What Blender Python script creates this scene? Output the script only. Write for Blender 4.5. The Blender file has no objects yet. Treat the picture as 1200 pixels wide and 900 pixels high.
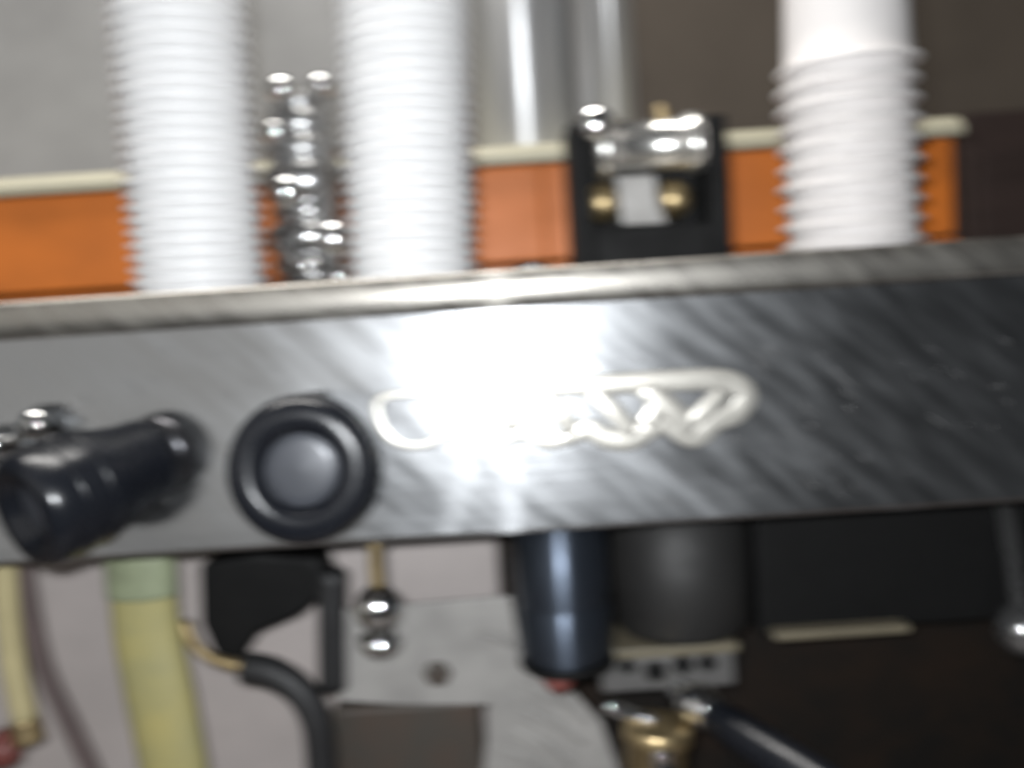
import bpy, bmesh, math, random
from mathutils import Vector, Matrix

random.seed(7)
R = math.radians
S = bpy.context.scene
COL = S.collection

# ------------------------------------------------------------------ camera
EYE = Vector((0.0, 0.0, 1.25))
PITCH, ROLL, FPX = R(5.0), R(3.7), 1039.0
fw = Vector((0, math.cos(PITCH), -math.sin(PITCH)))
up0 = Vector((0, math.sin(PITCH), math.cos(PITCH)))
rt0 = Vector((1, 0, 0))
RT = rt0 * math.cos(ROLL) - up0 * math.sin(ROLL)
UP = up0 * math.cos(ROLL) + rt0 * math.sin(ROLL)
cam_d = bpy.data.cameras.new('camera')
cam = bpy.data.objects.new('camera', cam_d)
COL.objects.link(cam)
cam.matrix_world = Matrix(((RT.x, UP.x, -fw.x, EYE.x), (RT.y, UP.y, -fw.y, EYE.y), (RT.z, UP.z, -fw.z, EYE.z), (0, 0, 0, 1)))
cam_d.sensor_width = 36.0
cam_d.lens = 36.0 * FPX / 1200.0
cam_d.clip_start, cam_d.clip_end = 0.02, 50.0
cam_d.dof.use_dof = True                    # a hand-held phone that missed its focus
cam_d.dof.focus_distance = 0.21
cam_d.dof.aperture_fstop = 8.0
cam_d.dof.aperture_ratio = 0.5
S.camera = cam

# ------------------------------------------------------------------ light
world = bpy.data.worlds.new('World')
S.world = world
world.use_nodes = True
bg = world.node_tree.nodes['Background']
bg.inputs[0].default_value = (0.92, 0.96, 1.0, 1)
bg.inputs[1].default_value = 0.04


def lamp(name, kind, loc, energy, color, **kw):
    d = bpy.data.lights.new(name, kind)
    d.energy, d.color = energy, color
    for k, v in kw.items():
        setattr(d, k, v)
    o = bpy.data.objects.new(name, d)
    COL.objects.link(o)
    o.location = loc
    return o


# the phone's own flash beside the lens
lamp('phone_flash', 'POINT', EYE + RT * -0.018 + UP * 0.016, 12.5, (0.94, 0.97, 1.0), shadow_soft_size=0.006)
# unseen area lamp added at the left to brighten the panel's reflection
a = lamp('left_fill', 'AREA', (-1.05, -0.75, 1.55), 3.5, (1.0, 0.97, 0.92), shape='RECTANGLE', size=1.7, size_y=1.2)
a.rotation_euler = (Vector((-0.2, 0.55, 1.2)) - a.location).to_track_quat('-Z', 'Y').to_euler()
b = lamp('overhead_fill', 'AREA', (-0.4, 0.5, 2.6), 26.0, (1.0, 0.97, 0.93), shape='RECTANGLE', size=1.2, size_y=0.3)  # unseen lamp added overhead to lift the ambient light

vs = S.view_settings
vs.view_transform, vs.look, vs.gamma, vs.exposure = 'Standard', 'None', 1.0, 0.0
vs.use_curve_mapping = False
S.cycles.use_denoising = True
S.cycles.max_bounces = 8
S.cycles.sample_clamp_indirect = 4.0
S.cycles.caustics_reflective = False


# ------------------------------------------------------------------ helpers
def at(px, py, Y):
    """point in the place, at depth Y, seen at a spot of the 1200 x 900 photograph"""
    d = RT * ((px - 600) / FPX) + UP * ((450 - py) / FPX) + fw
    return EYE + d * ((Y - EYE.y) / d.y)


def px2m(n, Y):
    return n * Y / FPX


def mat(name, color, rough=0.5, metal=0.0, noise=0.0, scale=30.0, rvar=0.0, bump=0.0, stretch=(1, 1, 1), coat=0.0, spec=0.5,
        color2=None, bscale=None):
    m = bpy.data.materials.new(name)
    m.use_nodes = True
    nt = m.node_tree
    N, L = nt.nodes, nt.links
    p = N['Principled BSDF']
    p.inputs['Base Color'].default_value = (*color, 1)
    p.inputs['Roughness'].default_value = rough
    p.inputs['Metallic'].default_value = metal
    p.inputs['Coat Weight'].default_value = coat
    p.inputs['Specular IOR Level'].default_value = spec
    if noise or rvar or bump or color2:
        tc = N.new('ShaderNodeTexCoord')
        mp = N.new('ShaderNodeMapping')
        mp.inputs['Scale'].default_value = stretch
        L.new(tc.outputs['Object'], mp.inputs['Vector'])
        tx = N.new('ShaderNodeTexNoise')
        tx.inputs['Scale'].default_value = scale
        tx.inputs['Detail'].default_value = 5
        tx.inputs['Roughness'].default_value = 0.62
        L.new(mp.outputs[0], tx.inputs['Vector'])
        if noise or color2:
            c2 = color2 or tuple(max(0, c * (1 - noise)) for c in color)
            mx = N.new('ShaderNodeMix')
            mx.data_type = 'RGBA'
            mx.inputs[6].default_value = (*color, 1)
            mx.inputs[7].default_value = (*c2, 1)
            rp = N.new('ShaderNodeMapRange')
            rp.inputs[1].default_value, rp.inputs[2].default_value = 0.35, 0.65
            L.new(tx.outputs['Fac'], rp.inputs[0])
            L.new(rp.outputs[0], mx.inputs[0])
            L.new(mx.outputs[2], p.inputs['Base Color'])
        if rvar:
            rr = N.new('ShaderNodeMapRange')
            rr.inputs[1].default_value, rr.inputs[2].default_value = 0.3, 0.7
            rr.inputs[3].default_value, rr.inputs[4].default_value = max(0.02, rough - rvar), min(1, rough + rvar)
            L.new(tx.outputs['Fac'], rr.inputs[0])
            L.new(rr.outputs[0], p.inputs['Roughness'])
        if bump:
            bp = N.new('ShaderNodeBump')
            bp.inputs['Strength'].default_value = bump
            bp.inputs['Distance'].default_value = 0.001
            src = tx
            if bscale:
                src = N.new('ShaderNodeTexNoise')
                src.inputs['Scale'].default_value = bscale
                src.inputs['Detail'].default_value = 3
                L.new(mp.outputs[0], src.inputs['Vector'])
            L.new(src.outputs['Fac'], bp.inputs['Height'])
            L.new(bp.outputs[0], p.inputs['Normal'])
    return m


def brushed_steel(name, color, r_tight, r_wide, mixf, streak=0.06):
    """stainless steel: a polished lobe and a wide hazy one, brushed along its length, with smears"""
    m = bpy.data.materials.new(name)
    m.use_nodes = True
    nt = m.node_tree
    N, L = nt.nodes, nt.links
    N.remove(N['Principled BSDF'])
    out = N['Material Output']
    tc = N.new('ShaderNodeTexCoord')
    mp = N.new('ShaderNodeMapping')
    mp.inputs['Scale'].default_value = (1.2, 8, 22)
    L.new(tc.outputs['Object'], mp.inputs['Vector'])
    br = N.new('ShaderNodeTexNoise')
    br.inputs['Scale'].default_value = 9
    br.inputs['Detail'].default_value = 6
    L.new(mp.outputs[0], br.inputs['Vector'])
    sm = N.new('ShaderNodeTexNoise')
    sm.inputs['Scale'].default_value = 60
    sm.inputs['Detail'].default_value = 4
    mp2 = N.new('ShaderNodeMapping')
    mp2.inputs['Rotation'].default_value = (0, R(-42), 0)
    mp3 = N.new('ShaderNodeMapping')
    mp3.inputs['Scale'].default_value = (0.35, 1, 2.0)
    L.new(tc.outputs['Object'], mp2.inputs['Vector'])
    L.new(mp2.outputs[0], mp3.inputs['Vector'])
    L.new(mp3.outputs[0], sm.inputs['Vector'])
    bp = N.new('ShaderNodeBump')
    bp.inputs['Strength'].default_value = 0.12
    bp.inputs['Distance'].default_value = 0.0006
    L.new(br.outputs['Fac'], bp.inputs['Height'])
    g1 = N.new('ShaderNodeBsdfAnisotropic')
    g2 = N.new('ShaderNodeBsdfAnisotropic')
    for g, r in ((g1, r_tight), (g2, r_wide)):
        g.inputs['Color'].default_value = (*color, 1)
        rr = N.new('ShaderNodeMapRange')
        rr.inputs[1].default_value, rr.inputs[2].default_value = 0.3, 0.7
        rr.inputs[3].default_value, rr.inputs[4].default_value = r * 0.84, r * 1.2
        L.new(sm.outputs['Fac'], rr.inputs[0])
        L.new(rr.outputs[0], g.inputs['Roughness'])
        L.new(bp.outputs[0], g.inputs['Normal'])
    mx = N.new('ShaderNodeMixShader')
    mr = N.new('ShaderNodeMapRange')
    mr.inputs[1].default_value, mr.inputs[2].default_value = 0.3, 0.7
    mr.inputs[3].default_value, mr.inputs[4].default_value = max(0, mixf - 0.12), min(1, mixf + 0.12)
    L.new(sm.outputs['Fac'], mr.inputs[0])
    L.new(mr.outputs[0], mx.inputs[0])
    L.new(g1.outputs[0], mx.inputs[1])
    L.new(g2.outputs[0], mx.inputs[2])
    # brush lines along the length, plus angled lobes that imitate the flash's lens rays
    last = mx
    for ang, w in ((0, streak), (-21, streak * 0.5), (50, streak * 0.2)):
        g = N.new('ShaderNodeBsdfAnisotropic')
        g.inputs['Color'].default_value = (*color, 1)
        g.inputs['Roughness'].default_value = 0.33
        g.inputs['Anisotropy'].default_value = 0.9
        cv = N.new('ShaderNodeCombineXYZ')
        cv.inputs[0].default_value, cv.inputs[2].default_value = math.cos(R(ang)), math.sin(R(ang))
        L.new(cv.outputs[0], g.inputs['Tangent'])
        m2 = N.new('ShaderNodeMixShader')
        m2.inputs[0].default_value = w
        L.new(last.outputs[0], m2.inputs[1])
        L.new(g.outputs[0], m2.inputs[2])
        last = m2
    L.new(last.outputs[0], out.inputs['Surface'])
    return m


M = {
    'panel': brushed_steel('panel_steel', (0.42, 0.43, 0.44), 0.14, 0.35, 0.37),
    'lip': brushed_steel('lip_steel', (0.4, 0.38, 0.345), 0.27, 0.5, 0.6),
    'sheet': mat('sheet_steel', (0.4, 0.395, 0.39), 0.62, 0.35, noise=0.25, scale=6, rvar=0.08, bump=0.05),
    'tube': mat('steel_tube', (0.62, 0.62, 0.62), 0.4, 0.65, rvar=0.06, scale=14),
    'chrome': mat('chrome', (0.78, 0.78, 0.78), 0.1, 1.0, rvar=0.05, scale=60),
    'gunmetal': mat('dark_gunmetal', (0.06, 0.06, 0.065), 0.25, 0.8, rvar=0.08, scale=60),
    'drum': mat('dark_grey_metal', (0.045, 0.044, 0.043), 0.55, 0.4, noise=0.35, scale=25, rvar=0.1),  # dark grey metal, tone varying at random
    'plate': mat('pale_worn_plate', (0.43, 0.415, 0.395), 0.55, 0.25, noise=0.3, scale=26, rvar=0.12, bump=0.25),
    'plate2': mat('grey_cast_metal', (0.17, 0.165, 0.16), 0.55, 0.3, noise=0.3, scale=26, rvar=0.12, bump=0.2),
    'tapgrey': mat('worn_chrome', (0.4, 0.4, 0.4), 0.27, 0.9, rvar=0.12, scale=25),
    'head': mat('dark_blued_steel', (0.10, 0.12, 0.155), 0.42, 0.9, rvar=0.08, scale=30),
    'roller': mat('scuffed_chrome', (0.7, 0.69, 0.66), 0.24, 0.9, rvar=0.12, scale=40),
    'oldcream': mat('yellowed_metal_edge', (0.19, 0.165, 0.115), 0.4, noise=0.2, scale=40),
    'dull': mat('dull_metal', (0.33, 0.325, 0.315), 0.5, 0.65, noise=0.35, scale=28, rvar=0.12, bump=0.12),
    'brass': mat('brass', (0.52, 0.4, 0.22), 0.4, 0.9, rvar=0.12, scale=80),
    'black': mat('black_plastic', (0.008, 0.009, 0.012), 0.27, 0.0, rvar=0.08, scale=45, spec=0.4),
    'black_dull': mat('dull_black', (0.007, 0.007, 0.007), 0.65, 0.0, noise=0.3, scale=40, rvar=0.1, spec=0.2),
    'rubber': mat('black_rubber', (0.02, 0.02, 0.021), 0.55, noise=0.3, scale=60),
    'capgrey': mat('grey_cap', (0.06, 0.064, 0.075), 0.42, 0.1, noise=0.3, scale=50, rvar=0.1),
    'cup': mat('white_cup', (0.86, 0.855, 0.85), 0.42, noise=0.03, scale=40),
    'cupwarm': mat('white_ribbed_cup', (0.8, 0.765, 0.745), 0.42, noise=0.03, scale=40),
    'orange': mat('orange_paint', (0.74, 0.2, 0.025), 0.5, noise=0.25, scale=12, rvar=0.06, bump=0.03),
    'cream': mat('cream_trim', (0.5, 0.47, 0.35), 0.3, noise=0.12, scale=20),
    'emblem': mat('emblem_metal', (0.55, 0.53, 0.48), 0.33, 0.5, noise=0.15, scale=60, rvar=0.1),
    'emblem_dark': mat('emblem_ground', (0.1, 0.1, 0.115), 0.4, 0.6, noise=0.3, scale=40),
    'beige': mat('beige_enamel', (0.5, 0.45, 0.43), 0.55, noise=0.15, scale=14, rvar=0.1),
    'yellow': mat('yellow_plastic', (0.44, 0.385, 0.155), 0.5, noise=0.22, scale=26, color2=(0.34, 0.32, 0.16), bump=0.2),
    'palehose': mat('pale_yellow_hose', (0.52, 0.45, 0.25), 0.4, noise=0.15, scale=30),
    'green': mat('green_plastic', (0.33, 0.37, 0.235), 0.5, noise=0.3, scale=40),
    'brown': mat('brown_hose', (0.14, 0.105, 0.1), 0.5, noise=0.2, scale=30),
    'redp': mat('red_plastic', (0.2, 0.06, 0.05), 0.45, noise=0.1, scale=30),
    'wall': mat('brown_wall', (0.155, 0.127, 0.1), 0.75, noise=0.3, scale=3.0, bump=0.1),
    'darkwood': mat('dark_wood', (0.055, 0.035, 0.03), 0.6, noise=0.4, scale=5, stretch=(1, 1, 8)),
    'darkbox': mat('dark_brown_box', (0.055, 0.05, 0.042), 0.6, noise=0.35, scale=35, color2=(0.07, 0.05, 0.038)),
    'backblack': mat('black_enamel', (0.01, 0.009, 0.008), 0.6, noise=0.4, scale=30, color2=(0.02, 0.013, 0.009), spec=0.2),
    'counter': mat('counter_stone', (0.12, 0.1, 0.09), 0.4, noise=0.4, scale=50),
    'dust_glint': mat('speck_glint', (0.2, 0.2, 0.2), 0.45, 0.3, noise=0.1, scale=100),  # pale tone stands for flash glints on specks
}


for k_ in ('tube', 'head'):
    nt_ = M[k_].node_tree
    tg = nt_.nodes.new('ShaderNodeTangent')
    tg.direction_type, tg.axis = 'RADIAL', 'Z'
    nt_.nodes['Principled BSDF'].inputs['Anisotropic'].default_value = 0.85
    nt_.nodes['Principled BSDF'].inputs['Anisotropic Rotation'].default_value = 0.25
    nt_.links.new(tg.outputs[0], nt_.nodes['Principled BSDF'].inputs['Tangent'])


class MB:
    def __init__(self):
        self.bm = bmesh.new()

    def add(self, verts, faces, smooth=False):
        vs = [self.bm.verts.new(v) for v in verts]
        for f in faces:
            try:
                fc = self.bm.faces.new([vs[i] for i in f])
                fc.smooth = smooth
            except ValueError:
                pass
        return vs

    def box(self, lo, hi, bev=0.0, mtx=None):
        x0, y0, z0 = lo
        x1, y1, z1 = hi
        t = bmesh.new()
        bmesh.ops.create_cube(t, size=1)
        for v in t.verts:
            v.co = Vector(((x0 + x1) / 2 + v.co.x * (x1 - x0), (y0 + y1) / 2 + v.co.y * (y1 - y0), (z0 + z1) / 2 + v.co.z * (z1 - z0)))
        if bev:
            bmesh.ops.bevel(t, geom=t.edges[:], offset=bev, segments=2, profile=0.6, affect='EDGES')
        self.merge(t, mtx)
        return self

    def merge(self, t, mtx=None):
        t.verts.index_update()
        co = [(mtx @ v.co) if mtx else v.co.copy() for v in t.verts]
        fs = [([v.index for v in f.verts], f.smooth) for f in t.faces]
        vs = [self.bm.verts.new(c) for c in co]
        for idx, s in fs:
            f = self.bm.faces.new([vs[i] for i in idx])
            f.smooth = s
        t.free()

    def lathe(self, prof, base=Vector((0, 0, 0)), axis=Vector((0, 0, 1)), n=32, rib=None):
        """prof: list of (radius, height); rib: (h0, h1, depth) corrugates the wall between two heights"""
        axis = axis.normalized()
        q = Vector((0, 0, 1)).rotation_difference(axis).to_matrix()
        vs, fs = [], []
        for r, h in prof:
            for k in range(n):
                rr = r
                if rib and rib[0] <= h <= rib[1] and k % 2:
                    rr = r - rib[2]
                a = 2 * math.pi * k / n
                vs.append(base + q @ Vector((rr * math.cos(a), rr * math.sin(a), h)))
        for i in range(len(prof) - 1):
            for k in range(n):
                fs.append((i * n + k, i * n + (k + 1) % n, (i + 1) * n + (k + 1) % n, (i + 1) * n + k))
        if prof[0][0] > 1e-6:
            fs.append(tuple(reversed(range(n))))
        if prof[-1][0] > 1e-6:
            fs.append(tuple(range((len(prof) - 1) * n, len(prof) * n)))
        self.add(vs, fs, True)
        return self

    def tube(self, pts, r, n=14, flat=None, closed=False):
        """smooth tube through points; r a number or a list; flat=(normal, ratio) squashes it along a direction"""
        P = [Vector(p) for p in pts]
        rad = r if isinstance(r, (list, tuple)) else [r] * len(P)
        pts2, r2 = [], []
        m = len(P)
        last = m if closed else m - 1
        for i in range(last):
            p0 = P[(i - 1) % m] if (closed or i > 0) else P[i] * 2 - P[i + 1]
            p1, p2 = P[i], P[(i + 1) % m]
            p3 = P[(i + 2) % m] if (closed or i + 2 < m) else P[(i + 1) % m] * 2 - P[i]
            for s in range(5):
                t = s / 5
                pts2.append(0.5 * ((2 * p1) + (p2 - p0) * t + (2 * p0 - 5 * p1 + 4 * p2 - p3) * t * t + (3 * p1 - p0 - 3 * p2 + p3) * t ** 3))
                r2.append(rad[i] * (1 - t) + rad[(i + 1) % m] * t)
        if not closed:
            pts2.append(P[-1])
            r2.append(rad[-1])
        k = len(pts2)
        vs, fs = [], []
        prev = None
        for i, p in enumerate(pts2):
            if closed:
                d = pts2[(i + 1) % k] - pts2[(i - 1) % k]
            else:
                d = pts2[min(i + 1, k - 1)] - pts2[max(i - 1, 0)]
            d.normalize()
            ref = flat[0].normalized() if flat else (prev if prev else (Vector((0, 1, 0)) if abs(d.y) < 0.9 else Vector((1, 0, 0))))
            u = (ref - d * ref.dot(d)).normalized()
            prev = u
            w = d.cross(u)
            fr = flat[1] if flat else 1.0
            for j in range(n):
                a = 2 * math.pi * j / n
                vs.append(p + u * (r2[i] * fr * math.cos(a)) + w * (r2[i] * math.sin(a)))
        rng = k if closed else k - 1
        for i in range(rng):
            for j in range(n):
                i2 = (i + 1) % k
                fs.append((i * n + j, i * n + (j + 1) % n, i2 * n + (j + 1) % n, i2 * n + j))
        if not closed:
            fs.append(tuple(reversed(range(n))))
            fs.append(tuple(range((k - 1) * n, k * n)))
        self.add(vs, fs, True)
        return self

    def prism(self, pts, depth_vec, bev=0.0):
        t = bmesh.new()
        lo = [t.verts.new(p) for p in pts]
        hi = [t.verts.new(Vector(p) + depth_vec) for p in pts]
        n = len(pts)
        t.faces.new(lo)
        t.faces.new(list(reversed(hi)))
        for i in range(n):
            t.faces.new((lo[i], hi[i], hi[(i + 1) % n], lo[(i + 1) % n]))
        bmesh.ops.recalc_face_normals(t, faces=t.faces[:])
        if bev:
            bmesh.ops.bevel(t, geom=t.edges[:], offset=bev, segments=2, profile=0.6, affect='EDGES')
        self.merge(t)
        return self

    def build(self, name, material, parent=None, origin=None):
        bmesh.ops.recalc_face_normals(self.bm, faces=self.bm.faces[:])
        off = world_loc(parent) if parent else Vector((0, 0, 0))
        o0 = Vector(origin) if origin is not None else (off if parent else Vector((0, 0, 0)))
        for v in self.bm.verts:
            v.co -= o0
        me = bpy.data.meshes.new(name)
        self.bm.to_mesh(me)
        self.bm.free()
        me.materials.append(material)
        o = bpy.data.objects.new(name, me)
        COL.objects.link(o)
        if parent:
            o.parent = parent
        o.location = o0 - off
        return o


def world_loc(o):
    p = Vector((0, 0, 0))
    while o:
        p += o.location
        o = o.parent
    return p


def tag(o, label=None, cat=None, group=None, kind=None):
    for k, v in (('label', label), ('category', cat), ('group', group), ('kind', kind)):
        if v:
            o[k] = v
    return o


def thing(name, label, cat, loc, group=None):
    o = bpy.data.objects.new(name, None)
    o.empty_display_size = 0.02
    COL.objects.link(o)
    o.location = loc
    return tag(o, label, cat, group)


# ------------------------------------------------------------------ the setting
ZC = 0.82                                                   # counter top
tag(MB().box((-2.2, 0.2, ZC - 0.05), (2.2, 1.498, ZC)).build('counter', M['counter']), kind='structure')
tag(MB().box((-2.6, 1.5, 0.0), (3.0, 1.6, 2.9)).build('wall', M['wall']), kind='structure')

# dark cupboard side at the far right of the background
YB = 1.12
p0, p1 = at(1128, 150, YB), at(1128, 900, YB)
cb = thing('dark_cupboard', 'dark brown cupboard at the right behind the machine', 'cupboard', (p0.x + 0.2, YB, ZC))
MB().box((p0.x, YB, ZC), (p0.x + 0.42, YB + 0.3, at(1160, 130, YB).z), 0.004).build('cabinet_body', M['darkwood'], cb)
MB().box((p0.x + 0.012, YB - 0.016, ZC + 0.03), (p0.x + 0.40, YB - 0.002, at(1160, 150, YB).z - 0.03), 0.003).build('door', M['darkwood'], cb)

# grey steel sheet in the background, left half of the picture
YS = 0.86
xr = at(742, 80, YS).x
tag(MB().box((-0.95, YS, ZC), (xr, YS + 0.012, 1.72), 0.002).build('steel_sheet', M['sheet']),
    'wide dull grey steel sheet standing upright behind the orange box', 'metal sheet')

# ------------------------------------------------------------------ orange box with cream edge behind the cups
YO = 0.68
zo = at(600, 172, YO).z
xo1 = at(1120, 210, YO).x
xshade = at(637, 240, YO).x  # edge of the roller box's shadow, built as a step in the panel
ZT = 1.262                                                  # tray surface
ob = thing('orange_box', 'long orange box with a cream top edge behind the cup stacks', 'box', (0.0, YO, ZT))
MB().box((-0.75, YO, ZT + 0.022), (xshade, YO + 0.1, zo - 0.014), 0.002).build('side_panel', M['orange'], ob)
MB().box((xshade + 0.0004, YO + 0.003, ZT + 0.022), (xo1, YO + 0.1, zo - 0.014), 0.002).build('side_panel', M['orange'], ob)
MB().box((-0.752, YO + 0.004, ZT), (xo1 + 0.002, YO + 0.104, ZT + 0.0195), 0.001).build('base_strip', M['orange'], ob)
rm = MB()
rm.prism([Vector((-0.755, YO - 0.005, zo - 0.013)), Vector((-0.755, YO - 0.005, zo - 0.006)), Vector((-0.755, YO + 0.004, zo + 0.002)),
          Vector((-0.755, YO + 0.108, zo + 0.002)), Vector((-0.755, YO + 0.108, zo - 0.013))], Vector((xo1 + 0.76, 0, 0)), 0.0015)
rm.build('top_edge', M['cream'], ob)

# upright steel cylinder and thin pipe standing on the box
c1 = at(618, 160, YO + 0.05)
tag(MB().lathe([(0.040, zo + 0.0022), (0.0415, zo + 0.004), (0.0415, 1.75), (0.039, 1.752)], Vector((c1.x, YO + 0.055, 0)), n=64)
    .build('steel_canister', M['tube'], origin=(c1.x, YO + 0.055, zo)),
    'tall wide steel cylinder standing on the orange box', 'canister')
c2 = at(719, 130, YO + 0.03)
tp = thing('steel_pipe', 'thin upright steel pipe right beside the wide steel cylinder', 'pipe', (c2.x, YO + 0.03, zo + 0.002))
MB().lathe([(0.0125, zo + 0.002), (0.0125, 1.75)], Vector((c2.x, YO + 0.03, 0)), n=40).build('shaft', M['tube'], tp)
MB().lathe([(0.019, zo + 0.0025), (0.019, zo + 0.006), (0.0135, zo + 0.009)], Vector((c2.x, YO + 0.03, 0)), n=32).build('foot', M['tube'], tp)

# ------------------------------------------------------------------ the coffee machine
mach = thing('espresso_machine', 'steel espresso machine with a wide tilted front panel and two black knobs', 'coffee machine', (0, 0.55, ZC))
YT, YBm = 0.474, 0.465                                      # panel plane at its top and bottom edge
XL, XR_ = -0.40, 0.40
ztop = at(600, 361, YT).z
zbot = at(600, 627, YBm).z
zlip = at(600, 314, YT - 0.004).z
yaw = R(0.5)


def PY(x, z):                                               # depth of the panel's front at a place on it
    t = (ztop - z) / (ztop - zbot)
    return YT + (YBm - YT) * t - math.tan(yaw) * x


def on_panel(px, py, out=0.0):
    p = at(px, py, 0.47)
    for _ in range(6):
        p = at(px, py, PY(p.x, p.z) - out)
    return p


def panel_strip(prof, name, m, parent, x0=XL, x1=XR_, n=40):
    """sweep a (dy, z) outline along the panel; dy is measured from the panel's top edge"""
    b_ = MB()
    vs, fs = [], []
    k = len(prof)
    for i in range(n + 1):
        x = x0 + (x1 - x0) * i / n
        for dy, z in prof:
            vs.append((x, YT + dy - math.tan(yaw) * x, z))
    for i in range(n):
        for j in range(k):
            j2 = (j + 1) % k
            fs.append((i * k + j, i * k + j2, (i + 1) * k + j2, (i + 1) * k + j))
    fs.append(tuple(range(k)))
    fs.append(tuple(reversed(range(n * k, (n + 1) * k))))
    b_.add(vs, fs)
    o = b_.build(name, m, parent)
    return o


D = YBm - YT
pan = panel_strip([(0.0, ztop), (D, zbot + 0.003), (D + 0.001, zbot + 0.0008), (D + 0.003, zbot), (D + 0.03, zbot), (D + 0.03, zbot + 0.002), (D + 0.006, zbot + 0.002), (0.006, ztop)], 'front_panel', M['panel'], mach)
lip_p = []
for i in range(9):                                          # rolled front edge of the cup tray
    a_ = R(-80 + 160 * i / 8)
    zc_, hh = (ztop + zlip) / 2, (zlip - ztop) / 2
    lip_p.append((-0.0035 * math.cos(a_) - 0.001, zc_ + (hh - 0.0006) * (math.sin(a_) / math.sin(R(80)))))
lip_p += [(0.006, zlip - 0.001), (0.006, ztop + 0.0006)]
lip = panel_strip(lip_p, 'tray_lip', M['lip'], mach)
for p_ in lip.data.polygons:
    p_.use_smooth = len(p_.vertices) == 4
panel_strip([(0.0075, ZT - 0.006), (0.0075, ZT), (0.33, ZT), (0.33, ZT - 0.006)], 'tray', M['lip'], mach)

# specks and scratches on the panel, their flash glints drawn as pale slanting streaks
pd = (on_panel(640, 440) - on_panel(600, 400)).normalized()
pnorm = Vector((0, -1, 0.08)).normalized()
sp = MB()
for i in range(260):
    if random.random() < 0.6:
        cx, cy = random.gauss(600, 190), random.gauss(470, 85)
    else:
        cx, cy = random.uniform(0, 1200), random.uniform(395, 610)
    edge_t, edge_b = 402 - 0.07 * cx, 655 - 0.055 * cx
    if not edge_t < cy < edge_b - 18:
        continue
    ln = random.choice((4, 8, 12, 18, 24)) * random.uniform(0.6, 1.3)
    w = random.uniform(0.5, 1.5)
    jit = random.uniform(-0.15, 0.15)
    q0, q1 = on_panel(cx, cy, 0.0001), on_panel(cx + ln * (0.75 + jit), cy + ln * (0.7 - jit), 0.0001)
    sp.tube([q0, (q0 + q1) / 2 + pnorm * 0.0004, q1], [px2m(w * 0.5, 0.47), px2m(w, 0.47), px2m(w * 0.5, 0.47)], n=6, flat=(pnorm, 0.25))
tag(sp.build('glint_streaks', M['dust_glint'], pan), kind='stuff')

# nameplate emblem: a raised metal ribbon, straight along the top, waved along the bottom
Q = lambda x, y, o=0.0025: on_panel(x, y, o)
emb = MB()
ring = [(448, 466), (520, 461), (600, 457), (700, 451), (790, 446), (850, 446), (874, 462), (862, 484), (838, 493), (818, 511), (800, 508), (782, 494),
        (760, 503), (738, 515), (712, 514), (690, 503), (668, 512), (640, 518), (610, 508), (585, 518), (555, 522), (525, 510), (500, 521), (468, 520), (446, 498)]
emb.tube([Q(*r_) for r_ in ring], [px2m(5 if x < 560 else 9 if x < 680 else 13, 0.47) for x, y in ring], n=16, flat=(pnorm, 0.18), closed=True)  # glare put into the shape: ribbon thinned at left where the flash drowns it
plate_e = emb.build('nameplate', M['emblem'], mach)
plate_e['label'] = 'raised pale metal emblem with a waved lower edge'
for (xa, ya, xb, yb, w) in ((752, 452, 812, 506, 10), (690, 455, 742, 510, 9), (632, 458, 672, 508, 9), (570, 462, 606, 504, 9), (848, 458, 800, 504, 8), (770, 470, 756, 498, 9)):
    MB().tube([Q(xa, ya, 0.0025), Q((xa + xb) / 2 + 3, (ya + yb) / 2, 0.003), Q(xb, yb, 0.0025)], px2m(w * 1.35, 0.47), n=14, flat=(pnorm, 0.24)).build('stroke', M['emblem'], plate_e)


# ---- knobs
def knob(base, tip, r_base, r_tip, label, face_concave):
    ax = (tip - base)
    L_ = ax.length
    k = MB()
    k.lathe([(r_base * 0.94, L_ * 0.12), (r_base, L_ * 0.2), (r_base * 1.02, L_ * 0.3), ((r_base + r_tip) * 0.5, L_ * 0.46), (r_tip * 0.98, L_ * 0.56),
             (r_tip, L_ * 0.68), (r_tip, L_ * 0.86), (r_tip * 0.96, L_ * 0.95), (r_tip * 0.86, L_ * 0.995), (r_tip * 0.7, L_ * 1.0),
             (r_tip * 0.58, L_ * 0.985), (r_tip * 0.52, L_ * (0.985 - face_concave))], base, ax, n=48)
    o = k.build('steam_knob', M['black'], mach)
    o['label'] = label
    cp = MB()
    cp.lathe([(r_tip * 0.515, L_ * (0.986 - face_concave)), (r_tip * 0.49, L_ * (1.0 - face_concave)), (r_tip * 0.36, L_ * (1.012 - face_concave)), (0.0, L_ * (1.02 - face_concave))], base, ax, n=40)
    cp.build('cap', M['capgrey'], o)
    co = MB()
    co.lathe([(r_base * 0.96, -L_ * 0.02), (r_base * 0.97, L_ * 0.05), (r_base * 0.9, L_ * 0.115), (r_base * 0.7, L_ * 0.119)], base, ax, n=40)
    co.build('collar', M['gunmetal'], o)
    return o, ax.normalized(), L_


b1, t1 = on_panel(200, 527), at(24, 604, 0.405)
k1, ax1, L1 = knob(b1, t1, px2m(50, 0.465), px2m(74, 0.41), 'black steam knob pointing out to the left, at the panel edge', 0.10)
b2, t2 = on_panel(376, 538), at(349, 553, 0.412)
k2, ax2, L2 = knob(b2, t2, px2m(60, 0.465), px2m(89, 0.415), 'black round knob with a grey face, seen head-on', 0.14)
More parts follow.
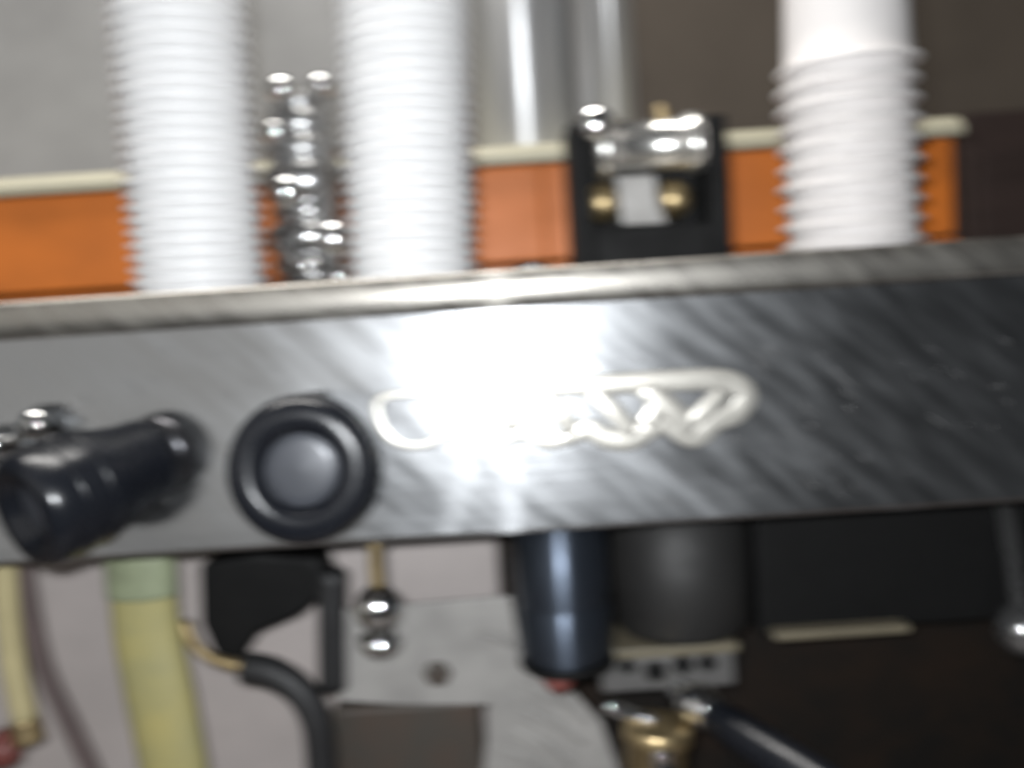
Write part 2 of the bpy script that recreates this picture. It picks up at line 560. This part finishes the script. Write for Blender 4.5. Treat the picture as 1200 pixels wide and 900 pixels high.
# grip ribs on the first knob and chrome ring on its rim
for (kk, bb, ax_, L_, r_, fr) in ((k1, b1, ax1, L1, px2m(74, 0.41), (0.62, 0.78)), (k2, b2, ax2, L2, px2m(89, 0.415), (0.7,))):
    for f_ in fr:
        MB().lathe([(r_ * 0.99, f_ * L_ - 0.001), (r_ * 1.03, f_ * L_), (r_ * 1.03, f_ * L_ + 0.001), (r_ * 0.99, f_ * L_ + 0.002)], bb, ax_, n=48).build('grip_ring', M['black'], kk)
# small chrome valve stems by the first knob
for (x, y) in ((8, 520), (60, 496)):
    c = on_panel(x, y)
    MB().lathe([(0.011, -0.002), (0.012, 0.004), (0.0085, 0.008), (0.0085, 0.018), (0.006, 0.021), (0.0, 0.022)], c, pnorm, n=6).build('valve_nut', M['chrome'], mach)
c = on_panel(375, 478)
MB().lathe([(0.010, -0.001), (0.0105, 0.003), (0.007, 0.006), (0.007, 0.012), (0.0, 0.014)], c, pnorm, n=6).build('valve_nut', M['chrome'], mach)

# ---- working zone below the panel
YW = 0.60
x0, x1 = XL, at(590, 760, YW).x
MB().box((x0, YW, ZC), (x1, YW + 0.01, zbot + 0.03), 0.002).build('back_plate', M['beige'], mach)
MB().box((x1 + 0.001, YW, ZC), (XR_, YW + 0.01, zbot + 0.03), 0.002).build('back_plate', M['backblack'], mach)
MB().box((XL, 0.497, zbot + 0.004), (XR_, YW - 0.002, zbot + 0.01), 0.001).build('hood', M['backblack'], mach)
# black upper apron at the right, in front of the back plate
pa, pb = at(884, 600, 0.54), at(1260, 742, 0.54)
MB().box((pa.x, 0.54, pb.z + 0.012), (XR_ - 0.002, YW - 0.001, zbot + 0.003), 0.003).build('apron', M['black_dull'], mach)
pa, pb = at(905, 742, 0.535), at(1062, 752, 0.535)
MB().box((pa.x, 0.528, pb.z + 0.008), (pb.x, YW - 0.003, pb.z + 0.0135), 0.002).build('ledge', M['oldcream'], mach)
c = at(1200, 738, 0.52)
MB().lathe([(0.0, -0.016), (0.009, -0.0135), (0.0145, -0.006), (0.0155, 0.0), (0.0145, 0.006), (0.009, 0.0135), (0.005, 0.016), (0.005, 0.075)], c, Vector((0, 0.25, 1)), n=24).build('steam_joint', M['tapgrey'], mach)

# group head: black cylinder, grey drum behind, flange block
g = at(657, 640, 0.50)
gz0 = at(657, 772, 0.50).z
r_ = px2m(56, 0.5)
gh = MB().lathe([(r_ * 0.9, gz0), (r_, gz0 + 0.004), (r_, gz0 + 0.03), (r_ * 0.97, gz0 + 0.032), (r_ * 0.97, gz0 + 0.036), (r_, gz0 + 0.038), (r_, zbot + 0.0035)], Vector((g.x, 0.505, 0)), n=56).build('group_head', M['head'], mach)
MB().lathe([(r_ * 0.99, gz0 - 0.004), (r_ * 1.04, gz0 - 0.003), (r_ * 1.04, gz0 - 0.0005), (r_ * 0.9, gz0 - 0.0002)], Vector((g.x, 0.505, 0)), n=56).build('gasket_ring', M['black_dull'], gh)
c = at(798, 680, 0.555)
dz = at(798, 732, 0.555).z
MB().lathe([(0.040, dz), (0.0435, dz + 0.004), (0.0435, zbot + 0.0035)], Vector((c.x, 0.56, 0)), n=56).build('boiler_drum', M['drum'], mach)
fa, fb = at(702, 733, 0.525), at(862, 803, 0.525)
fl = MB().box((fa.x, 0.525, fb.z), (fb.x, 0.59, dz - 0.0075), 0.002).build('flange_block', M['plate2'], mach)
MB().box((fa.x - 0.002, 0.521, dz - 0.007), (fb.x + 0.002, 0.594, dz - 0.0005), 0.0015).build('flange_edge', M['oldcream'], fl)
for (x, y, rr) in ((800, 778, 10), (828, 776, 9), (768, 786, 11), (735, 780, 8)):
    q = at(x, y, 0.525)
    MB().lathe([(px2m(rr, 0.52) * 1.25, -0.001), (px2m(rr, 0.52) * 1.25, 0.002), (px2m(rr, 0.52), 0.004), (px2m(rr, 0.52) * 0.5, 0.0035), (px2m(rr, 0.52) * 0.45, 0.001), (0, 0.001)], q, Vector((0, -1, 0)), n=6).build('bolt', M['black_dull'], fl)
q = at(652, 792, 0.50)
MB().lathe([(0.004, -0.012), (0.008, -0.006), (0.0085, 0.004), (0.006, 0.009), (0.0, 0.0105)], q, Vector((0.5, -0.6, -0.4)), n=20).build('pilot_cap', M['redp'], mach)

# pale bent bracket plate
YP = 0.535
poly = [(396, 716), (500, 707), (598, 699), (606, 742), (612, 786), (640, 784), (672, 812), (704, 846), (728, 910), (566, 912), (574, 826), (470, 826), (398, 822)]
br = MB()
br.prism([at(x, y, YP) for x, y in poly], Vector((0, 0.004, 0)), 0.0007)
plate = br.build('bracket_plate', M['plate'], mach)
for (xa, ya, xb, yb) in ((612, 800, 690, 846), (602, 826, 684, 872), (596, 852, 672, 900), (588, 876, 650, 912), (560, 742, 606, 760)):
    pq = [at(xa, ya, YP), at((xa + xb) / 2, (ya + yb) / 2 - 5, YP - 0.0008), at(xb, yb, YP)]
    MB().tube(pq, [0.0012, 0.0028, 0.0012], n=10).build('crease', M['plate'], plate)
q = at(513, 789, YP)
MB().lathe([(0.0085, -0.0008), (0.0085, 0.0016), (0.0065, 0.0035), (0.003, 0.004), (0.0, 0.0025)], q, Vector((0, -1, 0)), n=6).build('bolt', M['darkbox'], plate)
pa, pb = at(388, 832, 0.545), at(572, 960, 0.545)
MB().box((pa.x, 0.545, ZC + 0.02), (pb.x, 0.595, pa.z), 0.004).build('lower_box', M['darkbox'], mach)

# dark valve body, black rod, drain tap
vb = MB()
pts = [(232, 662), (300, 650), (372, 655), (388, 690), (352, 722), (300, 744), (282, 774), (250, 768), (234, 730)]
vb.prism([at(x, y, 0.55) for x, y in pts], Vector((0, 0.036, 0)), 0.004)
vb.build('valve_body', M['black_dull'], mach)
MB().tube([at(389, 668, 0.53), at(389, 740, 0.53), at(390, 806, 0.53)], px2m(17, 0.53), n=18).build('steam_rod', M['rubber'], mach)
q = at(444, 712, 0.51)
dt = MB().lathe([(0.0, -0.014), (0.007, -0.0125), (0.0125, -0.007), (0.014, 0.0), (0.0125, 0.007), (0.007, 0.0125), (0.0045, 0.0145)], q, Vector((0.05, -0.1, 1)), n=32).build('drain_tap', M['chrome'], mach)
MB().tube([at(442, 690, 0.51), at(440, 660, 0.51), at(439, 632, 0.51)], px2m(9, 0.51), n=14).build('stem', M['brass'], dt)
q2 = at(446, 758, 0.512)
MB().lathe([(0.010, -0.003), (0.0125, 0.0), (0.0125, 0.007), (0.008, 0.0095)], q2, Vector((0.05, -0.1, 1)), n=6).build('nut', M['chrome'], dt)

# ------------------------------------------------------------------ hoses that hang under the panel
yh = thing('yellow_tube', 'wide yellow-green plastic tube hanging under the left end of the panel', 'tube', at(205, 940, 0.53))
yp = [at(166, 672, 0.535), at(172, 740, 0.535), (at(186, 810, 0.533)), at(204, 900, 0.53), at(212, 950, 0.53)]
MB().tube(yp, [px2m(40, .53), px2m(41, .53), px2m(42, .53), px2m(41, .53), px2m(41, .53)], n=24, flat=(Vector((0, 1, 0)), 0.55)).build('sleeve', M['yellow'], yh)
MB().tube([at(163, 650, 0.535), at(165, 672, 0.535), at(167, 698, 0.535)], px2m(42.5, .53), n=24, flat=(Vector((0, 1, 0)), 0.58)).build('green_collar', M['green'], yh)

ph = thing('yellow_hose', 'thin pale yellow hose hanging at the left edge of the machine', 'hose', at(36, 862, 0.52))
MB().tube([at(4, 650, 0.52), at(8, 710, 0.52), at(16, 780, 0.52), at(30, 846, 0.52)], px2m(15, 0.52), n=16).build('tube_body', M['palehose'], ph)
MB().tube([at(28, 842, 0.52), at(31, 856, 0.52), at(34, 868, 0.52)], px2m(17.5, 0.52), n=16).build('end_clip', M['brass'], ph)
tag(MB().lathe([(0.0, -0.011), (0.009, -0.008), (0.011, 0.0), (0.009, 0.007), (0.004, 0.009), (0.004, 0.012)], at(4, 878, 0.525), n=20)
    .build('red_cap', M['redp'], mach), None)
tag(MB().tube([at(26, 650, 0.545), at(32, 700, 0.545), at(50, 780, 0.545), at(80, 845, 0.545), at(120, 930, 0.545)], px2m(11, 0.545), n=16)
    .build('brown_hose', M['brown']), 'thin brown hose curving down between the two yellow tubes', 'hose')
bh = thing('black_hose', 'thick black rubber hose with a brass end, bent downwards under the panel', 'hose', at(376, 930, 0.525))
MB().tube([at(286, 782, 0.53), at(318, 788, 0.528), at(350, 808, 0.526), at(370, 842, 0.525), at(376, 886, 0.525), at(378, 940, 0.525)], px2m(19, 0.526), n=18).build('hose_body', M['rubber'], bh)
MB().tube([at(216, 728, 0.54), at(226, 752, 0.535), at(250, 772, 0.531), at(290, 783, 0.53)], [px2m(8, .53), px2m(7, .53), px2m(7, .53), px2m(9, .53)], n=12).build('brass_end', M['brass'], bh)

# ------------------------------------------------------------------ portafilter at the lower right
pf = thing('portafilter', 'black handled portafilter with a steel collar, slanting down at the bottom', 'portafilter', at(800, 860, 0.49))
pa_, pb_ = at(812, 822, 0.50), at(985, 935, 0.43)
axp = (pb_ - pa_).normalized()
MB().tube([pa_ + axp * 0.012, pa_ + axp * 0.03, pa_ + axp * 0.07, pa_ + axp * 0.12, pb_], [px2m(20, .48), px2m(24, .48), px2m(27, .47), px2m(27, .45), px2m(22, .43)], n=24).build('handle', M['black'], pf)
MB().lathe([(0.008, -0.012), (0.0095, -0.004), (0.0125, 0.0), (0.0125, 0.006), (0.0105, 0.0085), (0.0115, 0.0125), (0.0105, 0.014)], pa_, axp, n=32).build('collar', M['chrome'], pf)
q = at(770, 862, 0.495)
MB().lathe([(0.016, -0.022), (0.0175, -0.02), (0.0175, -0.004), (0.0195, -0.002), (0.0195, 0.006), (0.0175, 0.008), (0.0, 0.008)], q, Vector((0.1, 0, 1)), n=40).build('basket', M['brass'], pf)
MB().tube([at(710, 826, 0.50), at(740, 838, 0.498), at(768, 846, 0.495)], px2m(9, 0.5), n=12).build('locking_ear', M['chrome'], pf)
q = at(776, 895, 0.48)
MB().tube([q + Vector((0, 0, 0.01)), q, q + Vector((0.003, -0.004, -0.012)), q + Vector((0.004, -0.006, -0.03))], 0.007, n=16).build('spout', M['chrome'], pf)


# ------------------------------------------------------------------ cups
def cup_mesh(name, r_rim, r_base, h, m, rib=False):
    b_ = MB()
    bead = 0.0017
    prof = [(r_rim - 0.0052, 0.0012)]
    for i in range(8):
        a_ = R(-150 + 300 * i / 7)
        prof.append((r_rim - bead + bead * math.cos(a_), bead + bead * math.sin(a_)))
    wall0 = bead * 2
    steps = [0.0045, 0.006, 0.010, 0.0105, 0.03, 0.06, h - 0.002] if not rib else [0.0045, 0.005, 0.0102, 0.0108, 0.022, 0.0225, 0.05, h - 0.002]
    for z in steps:
        t = (z - wall0) / (h - wall0)
        prof.append((r_rim - 0.0048 + (r_base - r_rim + 0.0048) * t - (0.0006 if (rib and z > 0.0105) else 0), z))
    prof += [(r_base - 0.001, h), (r_base - 0.004, h - 0.0002), (r_base - 0.005, h - 0.003), (0.0, h - 0.003)]
    b_.lathe(prof, n=72 if rib else 48, rib=(0.0046, 0.0104, 0.0006) if rib else None)
    o = b_.build(name, m)
    return o


ORD = ['lowest', 'second', 'third', 'fourth', 'fifth', 'sixth', 'seventh', 'eighth', 'ninth', 'tenth', 'eleventh', 'twelfth', 'thirteenth', 'fourteenth', 'fifteenth',
       'sixteenth', 'seventeenth', 'eighteenth', 'nineteenth', 'twentieth', 'twenty-first', 'twenty-second', 'twenty-third', 'twenty-fourth', 'twenty-fifth',
       'twenty-sixth', 'twenty-seventh', 'twenty-eighth', 'twenty-ninth', 'thirtieth']


def stack(proto, first, base_px, Y, n, pitch, lean, where, group, jitter, desc):
    base = at(base_px[0], base_px[1], Y)
    for i in range(n):
        o = proto if (first and i == 0) else proto.copy()
        if not (first and i == 0):
            COL.objects.link(o)
        s = i * pitch
        o.location = (base.x + lean[0] * s + random.uniform(-jitter, jitter), Y + lean[1] * s + random.uniform(-jitter, jitter), ZT + 0.0003 + s)
        o.rotation_mode = 'ZYX'
        o.rotation_euler = (-lean[1] * 1.0 + random.uniform(-.004, .004), lean[0] + random.uniform(-.004, .004), random.uniform(0, 6.28))
        pos = f'{ORD[i]} cup of' if i == 0 else f'{ORD[i]} cup from the bottom of'
        tag(o, f'{desc} {pos} {where}', 'cup', group)


cupA = cup_mesh('paper_cup', 0.0405, 0.028, 0.088, M['cup'])
stack(cupA, True, (237, 345), 0.557, 27, 0.0073, (0.035, -0.08), 'the stack furthest left', 'cups in the stack furthest left', 0.0004, 'white')
stack(cupA, False, (484, 332), 0.553, 27, 0.0073, (0.04, -0.02), 'the middle stack', 'cups in the middle stack', 0.0004, 'bright white')
cupB = cup_mesh('ribbed_cup', 0.0425, 0.034, 0.092, M['cupwarm'], True)
stack(cupB, True, (999, 292), 0.560, 11, 0.0118, (-0.012, -0.02), 'the stack on the right', 'cups in the stack on the right', 0.0007, 'white ribbed')

# ------------------------------------------------------------------ chrome tap between the stacks
tapb = at(360, 335, 0.60)
ct = thing('chrome_tap', 'shiny chrome tap fitting between the left and middle cup stacks', 'tap', (tapb.x, 0.60, ZT))
YC = 0.60
bx = tapb.x


def zz(y):
    return at(360, y, YC).z


prof_t = [(0.024, ZT + 0.0004), (0.0285, ZT + 0.003), (0.0285, ZT + 0.01), (0.022, ZT + 0.016)]
for (ya, yb, rb_) in ((318, 296, 0.024), (294, 262, 0.027), (258, 236, 0.0225), (232, 190, 0.026), (186, 160, 0.023), (156, 128, 0.019), (124, 104, 0.0135)):
    za, zb2 = zz(ya), zz(yb)
    if za < ZT + 0.017:
        continue
    for a_ in (15, 50, 90, 130, 165):
        prof_t.append((1.12 * rb_ * (0.8 + 0.2 * math.sin(R(a_))), za + (zb2 - za) * (1 - math.cos(R(a_))) / 2))
prof_t.append((0.0, zz(101)))
MB().lathe(prof_t, Vector((bx + 0.002, YC + 0.014, 0)), n=48).build('tap_body', M['tapgrey'], ct)


def ball(px, py, r, name, m=M['chrome'], Y=0.59):
    q_ = at(px, py, Y)
    prof = [(r * math.sin(R(a_)), -r * math.cos(R(a_))) for a_ in range(0, 181, 15)]
    prof[0] = (0.0, -r)
    prof[-1] = (0.0, r)
    MB().lathe(prof, q_, Vector((0.3, -0.2, 1)), n=28).build(name, m, ct)


ball(331, 105, 0.0095, 'dome_nut')
ball(323, 155, 0.0085, 'dome_nut')
ball(336, 226, 0.0125, 'dome_nut')
ball(391, 280, 0.0125, 'dome_nut', Y=0.585)
ball(398, 324, 0.0075, 'dome_nut', Y=0.585)
ball(377, 100, 0.008, 'dome_nut')
MB().tube([at(330, 100, .595), at(322, 155, .595), at(328, 200, .595), at(340, 240, .595), at(352, 290, .597)], px2m(8, .6), n=14).build('side_pipe', M['chrome'], ct)
MB().tube([at(372, 90, .597), at(380, 120, .597), at(384, 200, .597), at(390, 275, .594), at(399, 330, .59)], px2m(7, .6), n=14).build('side_pipe', M['chrome'], ct)
MB().tube([at(326, 285, .585), at(340, 300, .582), at(360, 312, .582), at(372, 308, .586)], px2m(6, .6), n=12).build('spout', M['chrome'], ct)

# ------------------------------------------------------------------ black box with chrome roller and brass bolts
YK = 0.585
ka, kb = at(664, 140, YK), at(858, 292, YK)
zt_, zb_ = at(760, 138, YK).z, ZT + 0.0003
kx = thing('roller_box', 'open black box holding a chrome roller and two brass bolts, on the tray', 'box', ((ka.x + kb.x) / 2, YK, ZT))
wt = 0.013
for (xa, xb) in ((ka.x, ka.x + wt), (kb.x - wt, kb.x)):
    MB().box((xa, YK, zb_), (xb, YK + 0.05, zt_), 0.002).build('side_frame', M['black_dull'], kx)
MB().box((ka.x + wt + .0003, YK + 0.036, zb_), (kb.x - wt - .0003, YK + 0.049, zt_ - 0.004), 0.001).build('back_panel', M['black_dull'], kx)
MB().box((ka.x + wt + .0003, YK + 0.001, zb_), (kb.x - wt - .0003, YK + 0.0355, at(760, 264, YK).z), 0.002).build('base', M['black_dull'], kx)
ra, rb = at(694, 172, YK + 0.012), at(826, 166, YK + 0.012)
axr = Vector((1, 0, 0))
ln = rb.x - ra.x
zc_ = (ra.z + rb.z) / 2
MB().lathe([(0.006, 0), (0.017, 0.001), (0.0205, 0.004), (0.0205, 0.012), (0.0175, 0.014), (0.0175, ln - 0.014), (0.0205, ln - 0.012), (0.0205, ln - 0.004), (0.017, ln - 0.001), (0.006, ln)],
           Vector((ra.x, YK + 0.0145, zc_ - 0.001)), axr, n=40).build('roller', M['roller'], kx)
q = at(700, 146, YK - 0.002)
MB().lathe([(0.010, -0.002), (0.0115, 0.002), (0.0115, 0.007), (0.008, 0.011), (0.0, 0.0122)], q + Vector((0, 0.006, 0)), Vector((-0.15, -1, 0.1)), n=20).build('lever_knob', M['chrome'], kx)
q = at(784, 148, YK)
MB().tube([q + Vector((0, .012, -.008)), q + Vector((-0.001, .01, 0.004)), q + Vector((-0.004, 0.008, 0.016))], [0.006, 0.005, 0.003], n=12).build('lever', M['brass'], kx)
for (x, y) in ((708, 236), (790, 232)):
    q = at(x, y, YK + 0.01)
    MB().lathe([(0.013, 0.026), (0.013, 0.006), (0.0115, 0.002), (0.009, 0.0), (0.0085, -0.003), (0.005, -0.005), (0.0, -0.0055)], q, Vector((0, 1, 0)), n=28).build('bolt', M['brass'], kx)
qa, qb = at(722, 206, YK + 0.008), at(768, 262, YK + 0.008)
MB().prism([qa, at(768, 204, YK + .008), at(772, 236, YK + .008), at(782, 262, YK + .008), at(730, 264, YK + .008), at(726, 240, YK + .008)], Vector((0, 0.012, 0)), 0.0015).build('latch', M['plate'], kx)

# small dark clip lying on the tray edge by the box
q = at(620, 294, 0.52)
cl = MB()
cl.prism([at(594, 306, .53), at(600, 290, .53), at(624, 282, .53), at(650, 292, .53), at(656, 308, .53)], Vector((0, 0.02, 0)), 0.002)
lo = min(v.co.z for v in cl.bm.verts)
for v in cl.bm.verts:
    v.co.z += ZT + 0.0003 - lo
tag(cl.build('dark_clip', M['black'], origin=(q.x, 0.54, ZT)), 'small dark clip on the tray left of the roller box', 'clip')
